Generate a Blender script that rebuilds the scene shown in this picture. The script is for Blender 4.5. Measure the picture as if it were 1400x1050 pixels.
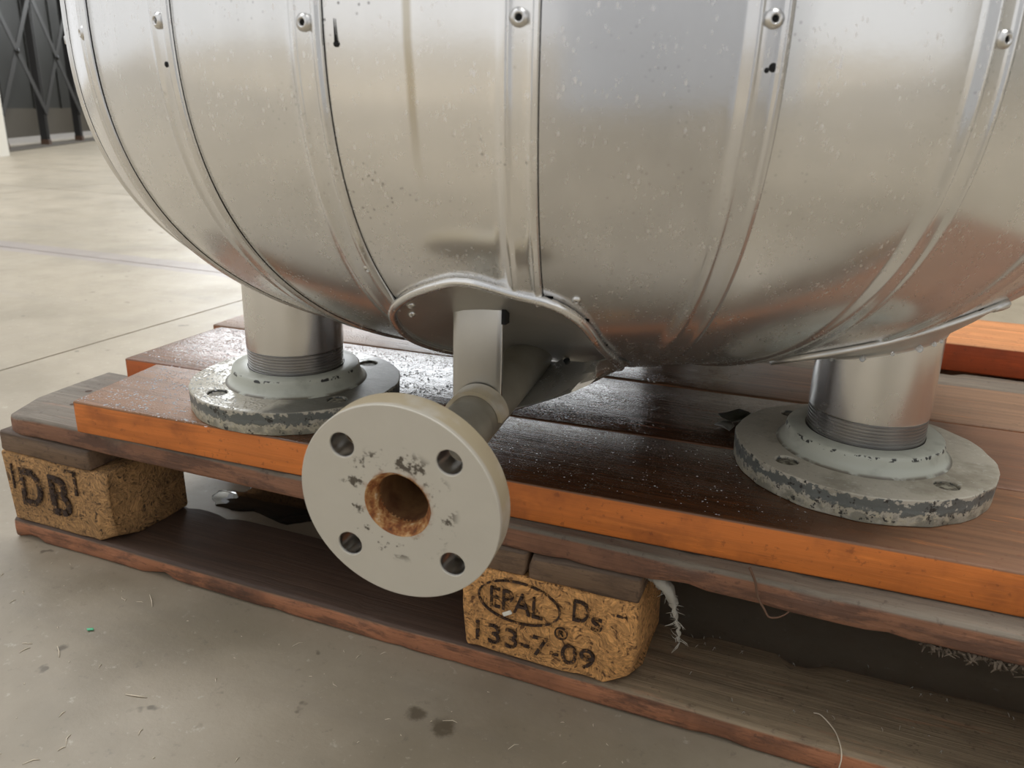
import bpy, bmesh, math, random
from math import sin, cos, pi, radians
from mathutils import Vector, Matrix, noise

random.seed(7)
SC = bpy.context.scene
COL = SC.collection
for o in list(bpy.data.objects):
    bpy.data.objects.remove(o)

# ------------------------------------------------------------------ camera
cam_d = bpy.data.cameras.new('camera')
cam = bpy.data.objects.new('camera', cam_d)
COL.objects.link(cam)
RGT = Vector((0.9266888, 0.3748117, 0.0276398))
DWN = Vector((0.1440693, -0.2863467, -0.9472326))
FWD = Vector((-0.3471193, 0.8817719, -0.3193532))
m3 = Matrix((RGT, -DWN, -FWD)).transposed()
cam.matrix_world = Matrix.Translation((0.77035, -0.51918, 0.44615)) @ m3.to_4x4()
cam_d.sensor_fit = 'HORIZONTAL'
cam_d.sensor_width = 36.0
cam_d.lens = 36.0 * 1104.7 / 1400.0
cam_d.clip_start = 0.02
cam_d.clip_end = 200
cam_d.dof.use_dof = True
cam_d.dof.focus_distance = 0.62
cam_d.dof.aperture_fstop = 14.0
SC.camera = cam

# ------------------------------------------------------------------ world, light, exposure
W = bpy.data.worlds.new('overcast_sky')
SC.world = W
W.use_nodes = True
bg = W.node_tree.nodes['Background']
bg.inputs['Color'].default_value = (0.985, 0.99, 1.0, 1)
bg.inputs['Strength'].default_value = 0.92
SC.view_settings.view_transform = 'Standard'
SC.view_settings.look = 'None'
SC.view_settings.exposure = 0.10
SC.view_settings.gamma = 1.0
SC.view_settings.use_curve_mapping = False


def area_light(name, loc, direction, sx, sy, power, color):
    d = bpy.data.lights.new(name, 'AREA')
    d.shape = 'RECTANGLE'
    d.size, d.size_y = sx, sy
    d.energy = power
    d.color = color
    o = bpy.data.objects.new(name, d)
    o.location = loc
    o.rotation_euler = Vector(direction).to_track_quat('-Z', 'Y').to_euler()
    COL.objects.link(o)
    return o


# daylight through the high translucent band of the rear wall
area_light('daylight_rear_window', (-6.0, 10.9, 3.9), (0, -1, 0), 8.2, 3.1, 620, (0.93, 0.97, 1.0))
# roof light on the left; the middle one is an added floor fill
area_light('roof_light_left', (-3.6, 2.2, 5.95), (0, 0, -1), 3.2, 7.5, 430, (0.97, 0.98, 1.0))
area_light('fill_light_middle', (2.6, 1.4, 5.95), (0, 0, -1), 2.6, 5.0, 330, (1.0, 0.99, 0.97))
sun_d = bpy.data.lights.new('sun', 'SUN')
sun_d.energy = 3.6
sun_d.angle = radians(.6)
sun_d.color = (1.0, .98, .955)
sun = bpy.data.objects.new('sun', sun_d)
sun.rotation_euler = Vector((-.5, 0, -.866)).to_track_quat('-Z', 'Y').to_euler()
COL.objects.link(sun)

# ------------------------------------------------------------------ helpers
ORG = {}


def link(o, parent=None):
    COL.objects.link(o)
    if parent is not None:
        o.parent = parent
        ORG[o.name] = ORG[parent.name]
    return o


def tag(o, label=None, cat=None, group=None, kind=None):
    if label:
        o['label'] = label
    if cat:
        o['category'] = cat
    if group:
        o['group'] = group
    if kind:
        o['kind'] = kind
    return o


def thing(name, loc, label, cat, group=None):
    o = bpy.data.objects.new(name, None)
    o.empty_display_size = 0.05
    o.location = loc
    COL.objects.link(o)
    ORG[o.name] = Vector(loc)
    return tag(o, label, cat, group)


def mesh_obj(name, verts, faces, mat, parent=None, smooth=True, origin=None, autosm=None):
    """verts are in world coordinates"""
    if parent is not None:
        og = ORG[parent.name]
    else:
        og = Vector(origin) if origin is not None else Vector((0, 0, 0))
    me = bpy.data.meshes.new(name)
    me.from_pydata([tuple(Vector(v) - og) for v in verts], [], faces)
    me.validate()
    bm = bmesh.new()
    bm.from_mesh(me)
    bmesh.ops.recalc_face_normals(bm, faces=bm.faces)
    if autosm is not None:
        for e in bm.edges:
            if len(e.link_faces) == 2 and e.calc_face_angle(0) > autosm:
                e.smooth = False
    bm.to_mesh(me)
    bm.free()
    for f in me.polygons:
        f.use_smooth = smooth
    for m in (mat if isinstance(mat, (list, tuple)) else [mat]):
        me.materials.append(m)
    o = bpy.data.objects.new(name, me)
    if parent is None:
        o.location = og
        COL.objects.link(o)
        ORG[o.name] = og
    else:
        link(o, parent)
    return o


def lathe(profile, origin, axis, n=64, closed=False, start=None):
    """profile: list of (r, h) along axis from origin -> verts, faces"""
    ax = Vector(axis).normalized()
    u = ax.orthogonal().normalized() if start is None else Vector(start)
    v = ax.cross(u)
    og = Vector(origin)
    vs, fs = [], []
    for (r, h) in profile:
        for k in range(n):
            a = 2 * pi * k / n
            vs.append(og + ax * h + (u * cos(a) + v * sin(a)) * r)
    m = len(profile)
    rows = m if closed else m - 1
    for i in range(rows):
        j = (i + 1) % m
        for k in range(n):
            k2 = (k + 1) % n
            fs.append((i * n + k, i * n + k2, j * n + k2, j * n + k))
    return vs, fs


def tube(points, radii, n=8, cap=True):
    pts = [Vector(p) for p in points]
    if not isinstance(radii, (list, tuple)):
        radii = [radii] * len(pts)
    vs, fs = [], []
    t0 = (pts[1] - pts[0]).normalized()
    u = t0.orthogonal().normalized()
    for i, p in enumerate(pts):
        t = (pts[min(i + 1, len(pts) - 1)] - pts[max(i - 1, 0)]).normalized()
        u = (u - t * u.dot(t)).normalized()
        v = t.cross(u)
        for k in range(n):
            a = 2 * pi * k / n
            vs.append(p + (u * cos(a) + v * sin(a)) * radii[i])
    for i in range(len(pts) - 1):
        for k in range(n):
            k2 = (k + 1) % n
            fs.append((i * n + k, i * n + k2, (i + 1) * n + k2, (i + 1) * n + k))
    if cap:
        fs.append(tuple(range(n)))
        fs.append(tuple((len(pts) - 1) * n + k for k in range(n)))
    return vs, fs


def catmull(pts, sub=6, closed=False):
    P = [Vector(p) for p in pts]
    n = len(P)
    out = []
    segs = n if closed else n - 1
    for i in range(segs):
        if closed:
            a, b, c, d = P[(i - 1) % n], P[i], P[(i + 1) % n], P[(i + 2) % n]
        else:
            a, b, c, d = P[max(i - 1, 0)], P[i], P[i + 1], P[min(i + 2, n - 1)]
        for s in range(sub):
            t = s / sub
            out.append(0.5 * ((2 * b) + (c - a) * t + (2 * a - 5 * b + 4 * c - d) * t * t + (3 * b - a - 3 * c + d) * t ** 3))
    if not closed:
        out.append(P[-1].copy())
    return out


def merge(*parts):
    vs, fs = [], []
    for v, f in parts:
        k = len(vs)
        vs += list(v)
        fs += [tuple(i + k for i in q) for q in f]
    return vs, fs


def box_vf(x0, x1, y0, y1, z0, z1):
    v = [(x, y, z) for z in (z0, z1) for y in (y0, y1) for x in (x0, x1)]
    return [Vector(p) for p in v], [(0, 2, 3, 1), (4, 5, 7, 6), (0, 1, 5, 4), (2, 6, 7, 3), (0, 4, 6, 2), (1, 3, 7, 5)]


def board_vf(L, Wd, T, M4, seed=0, r=0.003, nx=40, amp=0.0008, chip=0.0, endround=0.002):
    """worn timber along local x (0..L), y (0..Wd), z (0..T) placed by M4"""
    cs = []
    k = 3
    for (cx, cy, a0) in ((Wd - r, T - r, 0), (r, T - r, 90), (r, r, 180), (Wd - r, r, 270)):
        for i in range(k + 1):
            a = radians(a0 + 90 * i / k)
            cs.append((cx + r * cos(a), cy + r * sin(a)))
        nxt = {0: [(Wd * .66, T), (Wd * .33, T)], 90: [(0, T * .5)], 180: [(Wd * .33, 0), (Wd * .66, 0)], 270: [(Wd, T * .5)]}[a0]
        cs += nxt
    n = len(cs)
    xs = [0.0, endround] + [endround + (L - 2 * endround) * i / nx for i in range(1, nx)] + [L - endround, L]
    vs, fs = [], []
    for i, x in enumerate(xs):
        sh = endround * .8 if i in (0, len(xs) - 1) else 0.0
        for (y, z) in cs:
            yy = y + (sh if y < Wd / 2 else -sh)
            zz = z + (sh if z < T / 2 else -sh)
            q = Vector((x * 9 + seed * 13.1, yy * 30, zz * 40 + seed))
            yy += noise.noise(q) * amp
            zz += noise.noise(q + Vector((31, 5, 7))) * amp
            xx = x + (noise.noise(Vector((yy * 60 + seed, zz * 60, x * 3))) * amp * 2 if i in (0, 1, len(xs) - 2, len(xs) - 1) else 0)
            if chip > 0:
                c = noise.noise(Vector((x * 22 + seed * 3.7, 2.0 if y < Wd / 2 else 9.0, 4.0 if z < T / 2 else 11.0)))
                if c > .15:
                    e = min(1.0, (c - .15) / .35) * chip
                    dy = min(y, Wd - y)
                    dz = min(z, T - z)
                    if dy < r * 1.2 and dz < r * 1.2:
                        yy += e if y < Wd / 2 else -e
                        zz += e * .6 if z < T / 2 else -e * .6
            vs.append(M4 @ Vector((xx, yy, zz)))
    for i in range(len(xs) - 1):
        for j in range(n):
            j2 = (j + 1) % n
            fs.append((i * n + j, (i + 1) * n + j, (i + 1) * n + j2, i * n + j2))
    fs.append(tuple(range(n)))
    fs.append(tuple((len(xs) - 1) * n + j for j in range(n)))
    return vs, fs


def at(x, y, z, rz=0.0):
    return Matrix.Translation((x, y, z)) @ Matrix.Rotation(rz, 4, 'Z')


def plate_from_loops(loops, thick, bevel):
    """solid plate with holes in local xy, z 0..thick, by a filled 2D curve"""
    cu = bpy.data.curves.new('plate', 'CURVE')
    cu.dimensions = '2D'
    cu.fill_mode = 'BOTH'
    cu.extrude = thick / 2 - bevel
    cu.bevel_depth = bevel
    cu.bevel_resolution = 2
    cu.offset = -bevel
    for lp in loops:
        sp = cu.splines.new('POLY')
        sp.points.add(len(lp) - 1)
        for i, (x, y) in enumerate(lp):
            sp.points[i].co = (x, y, 0, 1)
        sp.use_cyclic_u = True
    ob = bpy.data.objects.new('plate', cu)
    me = bpy.data.meshes.new_from_object(ob)
    vs = [v.co + Vector((0, 0, thick / 2)) for v in me.vertices]
    fs = [tuple(p.vertices) for p in me.polygons]
    bpy.data.objects.remove(ob)
    bpy.data.curves.remove(cu)
    bpy.data.meshes.remove(me)
    return vs, fs


def circle(r, n=64, cx=0, cy=0, ph=0):
    return [(cx + r * cos(2 * pi * i / n + ph), cy + r * sin(2 * pi * i / n + ph)) for i in range(n)]


def weld(vs, fs, d=1e-6):
    bm = bmesh.new()
    bv = [bm.verts.new(v) for v in vs]
    for f in fs:
        try:
            bm.faces.new([bv[i] for i in f])
        except ValueError:
            pass
    bmesh.ops.remove_doubles(bm, verts=bm.verts, dist=d)
    bm.verts.index_update()
    o = [v.co.copy() for v in bm.verts], [tuple(v.index for v in f.verts) for f in bm.faces]
    bm.free()
    return o


# ------------------------------------------------------------------ material helpers
class NT:
    def __init__(self, name, displacement=False):
        self.m = bpy.data.materials.new(name)
        self.m.use_nodes = True
        self.t = self.m.node_tree
        self.t.nodes.clear()
        self.out = self.n('ShaderNodeOutputMaterial')
        self.b = self.n('ShaderNodeBsdfPrincipled')
        self.l(self.b.outputs[0], self.out.inputs[0])

    def n(self, typ, **kw):
        nd = self.t.nodes.new(typ)
        for k, v in kw.items():
            setattr(nd, k, v)
        return nd

    def l(self, a, b):
        self.t.links.new(a, b)

    def set(self, sock, v):
        if isinstance(v, bpy.types.NodeSocket):
            self.l(v, sock)
        elif isinstance(v, (tuple, list)) and len(v) == 3 and sock.type == 'RGBA':
            sock.default_value = (*v, 1)
        else:
            sock.default_value = v

    def pos(self, scale=(1, 1, 1), offset=(0, 0, 0), rnd=True):
        g = self.n('ShaderNodeNewGeometry')
        mp = self.n('ShaderNodeMapping')
        mp.inputs['Scale'].default_value = scale
        mp.inputs['Location'].default_value = offset
        src = g.outputs['Position']
        if rnd:
            oi = self.n('ShaderNodeObjectInfo')
            ml = self.n('ShaderNodeMath', operation='MULTIPLY')
            ml.inputs[1].default_value = 17.0
            self.l(oi.outputs['Random'], ml.inputs[0])
            ad = self.n('ShaderNodeVectorMath', operation='ADD')
            self.l(src, ad.inputs[0])
            self.l(ml.outputs[0], ad.inputs[1])
            src = ad.outputs[0]
        self.l(src, mp.inputs['Vector'])
        return mp.outputs[0]

    def noise(self, vec, scale=1, detail=4, rough=.55, dist=0.0, col=False):
        nd = self.n('ShaderNodeTexNoise')
        nd.inputs['Scale'].default_value = scale
        nd.inputs['Detail'].default_value = detail
        nd.inputs['Roughness'].default_value = rough
        nd.inputs['Distortion'].default_value = dist
        self.l(vec, nd.inputs['Vector'])
        return nd.outputs['Color' if col else 'Fac']

    def vor(self, vec, scale=1, feature='F1', out='Distance', rand=1.0):
        nd = self.n('ShaderNodeTexVoronoi', feature=feature)
        nd.inputs['Scale'].default_value = scale
        nd.inputs['Randomness'].default_value = rand
        self.l(vec, nd.inputs['Vector'])
        return nd.outputs[out]

    def ramp(self, fac, stops, interp='LINEAR'):
        nd = self.n('ShaderNodeValToRGB')
        cr = nd.color_ramp
        cr.interpolation = interp
        while len(cr.elements) < len(stops):
            cr.elements.new(.5)
        for e, (p, c) in zip(cr.elements, stops):
            e.position = p
            e.color = (*c, 1) if isinstance(c, (tuple, list)) else (c, c, c, 1)
        self.l(fac, nd.inputs[0])
        return nd.outputs[0]

    def mix(self, fac, a, b, mode='MIX'):
        nd = self.n('ShaderNodeMix', data_type='RGBA', blend_type=mode)
        self.set(nd.inputs[0], fac)
        self.set(nd.inputs[6], a)
        self.set(nd.inputs[7], b)
        return nd.outputs[2]

    def math(self, op, a, b=None, clamp=False):
        nd = self.n('ShaderNodeMath', operation=op)
        nd.use_clamp = clamp
        self.set(nd.inputs[0], a)
        if b is not None:
            self.set(nd.inputs[1], b)
        return nd.outputs[0]

    def xyz(self):
        g = self.n('ShaderNodeNewGeometry')
        s = self.n('ShaderNodeSeparateXYZ')
        self.l(g.outputs['Position'], s.inputs[0])
        return s.outputs

    def nz(self):
        g = self.n('ShaderNodeNewGeometry')
        s = self.n('ShaderNodeSeparateXYZ')
        self.l(g.outputs['Normal'], s.inputs[0])
        return s.outputs[2]

    def mapr(self, v, a, b, c=0.0, d=1.0):
        nd = self.n('ShaderNodeMapRange')
        self.set(nd.inputs[0], v)
        for i, k in enumerate((a, b, c, d)):
            nd.inputs[i + 1].default_value = k
        nd.interpolation_type = 'SMOOTHSTEP'
        return nd.outputs[0]

    def bump(self, h, strength=.3, dist=.001, normal=None):
        nd = self.n('ShaderNodeBump')
        nd.inputs['Strength'].default_value = strength
        nd.inputs['Distance'].default_value = dist
        self.l(h, nd.inputs['Height'])
        if normal is not None:
            self.l(normal, nd.inputs['Normal'])
        return nd.outputs[0]

    def done(self, color=None, rough=None, metal=None, normal=None, **kw):
        b = self.b
        if color is not None:
            self.set(b.inputs['Base Color'], color)
        if rough is not None:
            self.set(b.inputs['Roughness'], rough)
        if metal is not None:
            self.set(b.inputs['Metallic'], metal)
        if normal is not None:
            self.l(normal, b.inputs['Normal'])
        for k, v in kw.items():
            self.set(b.inputs[k], v)
        return self.m


def s2l(r, g, b):
    f = lambda c: (c / 255 / 12.92) if c / 255 <= .04045 else ((c / 255 + .055) / 1.055) ** 2.4
    return (f(r), f(g), f(b))


# ------------------------------------------------------------------ materials
def mat_cladding(name, base, rough, mottle, streak=False, speck=0.28):
    t = NT(name)
    p = t.pos((1, 1, 1))
    big = t.noise(p, 9, 4)
    pv = t.pos((60, 60, 5))
    vert = t.noise(pv, 1, 3)
    fl = t.vor(t.pos((1, 1, .5)), 300, 'F1', 'Distance')
    fl2 = t.noise(t.pos((1, 1, .45)), 480, 3, .6)
    flk = t.math('MULTIPLY', t.math('MAXIMUM', t.mapr(fl, .30, .10), t.mapr(fl2, .60, .70)), t.mapr(t.noise(p, 48, 4, .7), .44, .66))
    pits = t.math('MULTIPLY', t.mapr(t.vor(p, 230), .22, .10), t.mapr(t.noise(p, 17, 2), .52, .68))
    c = t.mix(t.math('MULTIPLY', big, mottle), base, tuple(x * .72 for x in base))
    c = t.mix(t.math('MULTIPLY', t.mapr(vert, .45, .75), .20), c, tuple(x * 1.12 for x in base))
    c = t.mix(t.math('MULTIPLY', flk, .55), c, (.90, .86, .85))
    c = t.mix(t.math('MULTIPLY', pits, speck), c, (.22, .21, .20))
    if streak:
        x, y, z = t.xyz()
        g = t.noise(t.pos((0, 0, 14), rnd=False), 1, 2)
        xx = t.math('ADD', x, t.math('MULTIPLY', g, .006))
        st = t.math('MULTIPLY', t.math('SUBTRACT', 1.0, t.mapr(t.math('ABSOLUTE', t.math('SUBTRACT', xx, .5790)), .0008, .0032)), t.mapr(z, .40, .46))
        c = t.mix(t.math('MULTIPLY', st, .55), c, s2l(165, 150, 112))
    r = t.math('ADD', t.math('MULTIPLY', big, .14), rough - .02)
    r = t.math('ADD', r, t.math('MULTIPLY', flk, .35))
    fine = t.noise(p, 420, 2)
    mid = t.noise(p, 34, 3)
    h = t.math('ADD', t.math('MULTIPLY', fine, .10), t.math('MULTIPLY', mid, .9))
    nb = t.bump(h, .10, .0012)
    return t.done(c, r, .87, nb)


ALU = (.78, .775, .76)
M_clad = mat_cladding('aluminium_cladding', ALU, .15, .35)
M_clad_bright = mat_cladding('aluminium_cladding_streaked', (.84, .83, .81), .15, .30, True, .8)
M_clad_dull = mat_cladding('aluminium_cladding_mottled', (.72, .715, .71), .15, .75)
M_collar = mat_cladding('aluminium_collar', (.70, .69, .66), .33, .6)


def mat_simple_metal(name, base, rough, var=.3, brush=None):
    t = NT(name)
    p = t.pos((1, 1, 1))
    nz = t.noise(p, 30, 4)
    c = t.mix(t.math('MULTIPLY', nz, var), base, tuple(x * .55 for x in base))
    h = t.noise(t.pos(brush or (300, 300, 300)), 1, 3)
    return t.done(c, t.math('ADD', rough - .08, t.math('MULTIPLY', nz, .16)), 1.0, t.bump(h, .04, .0005))


M_steel = mat_simple_metal('stainless_pipe', (.74, .73, .71), .25, .22, (40, 40, 700))
M_thread = mat_simple_metal('threaded_steel', (.40, .39, .38), .30, .5)
M_strap = mat_simple_metal('strap_steel', (.55, .54, .51), .36, .35, (700, 60, 20))
t = NT('outlet_pipe_grey')
n1 = t.noise(t.pos((1, 1, 1), rnd=False), 60, 4)
M_opipe = t.done(t.mix(n1, s2l(158, 153, 140), s2l(124, 119, 106)), .45, .45)
M_rivet = mat_simple_metal('rivet_aluminium', (.72, .71, .69), .30, .3)


def mat_paint_flange(name, paint, seed=0.0):
    """worn pale paint on the top, bare dark primer and rough white scale on the rim"""
    t = NT(name)
    p = t.pos((1, 1, 1), rnd=False)
    a = t.noise(p, 55, 6, .65)
    b = t.noise(p, 190, 4, .6)
    nz = t.nz()
    x, y, z = t.xyz()
    dirt = t.mapr(t.noise(p, 24, 5, .6), .48, .72)
    c = t.mix(t.math('MULTIPLY', dirt, .55), paint, s2l(104, 96, 78))
    c = t.mix(t.math('MULTIPLY', t.mapr(t.noise(p, 300, 4, .7), .56, .72), .35), c, s2l(96, 88, 72))
    c = t.mix(t.math('MULTIPLY', t.mapr(b, .58, .70), .25), c, (.70, .70, .64))
    # rim: bands by height, edges broken by noise
    wob = t.math('ADD', t.math('MULTIPLY', t.math('SUBTRACT', a, .5), .020), t.math('MULTIPLY', t.math('SUBTRACT', b, .5), .022))
    zz = t.math('ADD', z, wob)
    side = t.mapr(nz, .75, .45)
    dark = t.math('MULTIPLY', t.math('MULTIPLY', t.mapr(zz, .1845, .1870), t.mapr(zz, .1965, .1945)), side)
    low = t.math('MULTIPLY', t.math('MULTIPLY', t.mapr(zz, .1830, .1800), t.mapr(a, .62, .42)), side)
    crust = t.math('MULTIPLY', t.mapr(z, .190, .186), side)
    c = t.mix(t.math('MULTIPLY', crust, t.mapr(b, .40, .60)), c, s2l(176, 168, 146))
    c = t.mix(t.math('MULTIPLY', dark, .92), c, s2l(86, 90, 88))
    c = t.mix(t.math('MULTIPLY', low, .8), c, s2l(120, 118, 105))
    chips = t.math('MULTIPLY', t.mapr(t.noise(p, 130, 5, .7), .58, .62), t.mapr(nz, .985, .7))
    c = t.mix(chips, c, s2l(48, 46, 42))
    wet = t.math('MULTIPLY', t.mapr(x, .36, .31), t.mapr(nz, .6, .9))
    drops = t.vor(p, 330, 'SMOOTH_F1')
    soak_shade = t.math('MULTIPLY', t.math('MULTIPLY', t.mapr(t.math('ADD', x, t.math('MULTIPLY', a, .03)), .345, .362), t.mapr(x, .46, .45)), t.mapr(nz, .5, .9))
    c = t.mix(soak_shade, c, t.mix(1.0, c, (.30, .31, .31), 'MULTIPLY'))  # wet patch, also painted with the vessel's dark reflection
    r = t.math('SUBTRACT', .46, t.math('MULTIPLY', wet, .30))
    h = t.math('ADD', t.math('MULTIPLY', a, .8), t.math('MULTIPLY', b, .35))
    n1 = t.bump(t.math('ADD', h, t.math('MULTIPLY', crust, b)), .5, .0016)
    hd = t.math('MULTIPLY', t.math('MULTIPLY', t.mapr(drops, .5, .1), t.mapr(t.noise(p, 40, 3), .42, .62)), wet)
    n2 = t.bump(hd, .7, .0012, n1)
    return t.done(c, r, 0.0, n2)


M_flange = mat_paint_flange('worn_flange_paint', s2l(174, 168, 153))
t = NT('hub_paint')
p = t.pos((1, 1, 1), rnd=False)
_a = t.noise(p, 60, 5)
_c = t.mix(t.math('MULTIPLY', t.mapr(_a, .5, .75), .35), s2l(178, 180, 168), s2l(120, 120, 108))
_x, _y, _z = t.xyz()
_ed = t.math('MULTIPLY', t.math('MULTIPLY', t.mapr(_z, .2085, .2095), t.mapr(_z, .2122, .2112)), t.mapr(t.noise(p, 150, 3), .53, .58))
_c = t.mix(_ed, _c, s2l(42, 42, 40))
_gr = t.math('MULTIPLY', t.mapr(_z, .1995, .1980), t.mapr(_a, .35, .5))
_c = t.mix(t.math('MULTIPLY', _gr, .8), _c, s2l(78, 64, 46))
M_hub = t.done(_c, .38, 0.0, t.bump(_a, .2, .001))

# outlet flange: matt grey-beige steel with rust around the bore
NOZ_C = Vector((.5759, -.1850, .2482))
NOZ_N = Vector((.0625884, -.9952567, -.0744754)).normalized()


def axis_dist(t):
    g = t.n('ShaderNodeNewGeometry')
    s = t.n('ShaderNodeVectorMath', operation='SUBTRACT')
    t.l(g.outputs['Position'], s.inputs[0])
    s.inputs[1].default_value = NOZ_C
    d = t.n('ShaderNodeVectorMath', operation='DOT_PRODUCT')
    t.l(s.outputs[0], d.inputs[0])
    d.inputs[1].default_value = NOZ_N
    sc = t.n('ShaderNodeVectorMath', operation='SCALE')
    sc.inputs[0].default_value = NOZ_N
    t.l(d.outputs['Value'], sc.inputs['Scale'])
    s2 = t.n('ShaderNodeVectorMath', operation='SUBTRACT')
    t.l(s.outputs[0], s2.inputs[0])
    t.l(sc.outputs[0], s2.inputs[1])
    ln = t.n('ShaderNodeVectorMath', operation='LENGTH')
    t.l(s2.outputs[0], ln.inputs[0])
    return ln.outputs['Value'], d.outputs['Value']


t = NT('outlet_flange_steel')
p = t.pos((1, 1, 1), rnd=False)
rad, dep = axis_dist(t)
n1 = t.noise(p, 90, 5, .6)
n2 = t.noise(p, 260, 4, .65)
n3 = t.noise(p, 35, 3)
c = t.mix(t.math('MULTIPLY', n3, .4), s2l(198, 193, 181), s2l(176, 169, 155))
front = t.mapr(dep, -.003, -.001)
ring = t.math('MULTIPLY', t.math('MULTIPLY', front, t.mapr(rad, .0365, .029)), t.mapr(rad, .0195, .0235))
spots = t.math('MULTIPLY', ring, t.mapr(t.math('ADD', n1, t.math('MULTIPLY', n2, .5)), .77, .86))
c = t.mix(t.math('MULTIPLY', spots, .9), c, s2l(62, 52, 40))
rust = t.math('MULTIPLY', t.math('MULTIPLY', front, t.mapr(rad, .0225, .0180)), t.mapr(n1, .46, .60))
c = t.mix(t.math('MULTIPLY', rust, .85), c, s2l(150, 92, 45))
tiny = t.mapr(n2, .74, .78)
c = t.mix(t.math('MULTIPLY', tiny, .6), c, s2l(80, 74, 64))
back = t.mapr(dep, -.0015, -.004)
c = t.mix(t.math('MULTIPLY', t.math('MULTIPLY', back, t.mapr(n3, .32, .55)), .6), c, s2l(168, 148, 104))
M_outlet = t.done(c, t.math('ADD', .38, t.math('MULTIPLY', n3, .2)), .35, t.bump(n2, .12, .0008))

t = NT('rusty_bore')
p = t.pos((1, 1, 1), rnd=False)
n1 = t.noise(p, 140, 5, .7)
c = t.ramp(n1, [(.3, s2l(66, 40, 24)), (.45, s2l(140, 84, 42)), (.56, s2l(178, 134, 82)), (.68, s2l(216, 196, 166))])
M_bore = t.done(c, .8, 0.0, t.bump(n1, .8, .002))

t = NT('pipe_inside')
p = t.pos((1, 1, 1), rnd=False)
n1 = t.noise(p, 60, 4)
M_inside = t.done(t.ramp(n1, [(.35, s2l(96, 62, 36)), (.65, s2l(140, 104, 66))]), .7)


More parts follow.
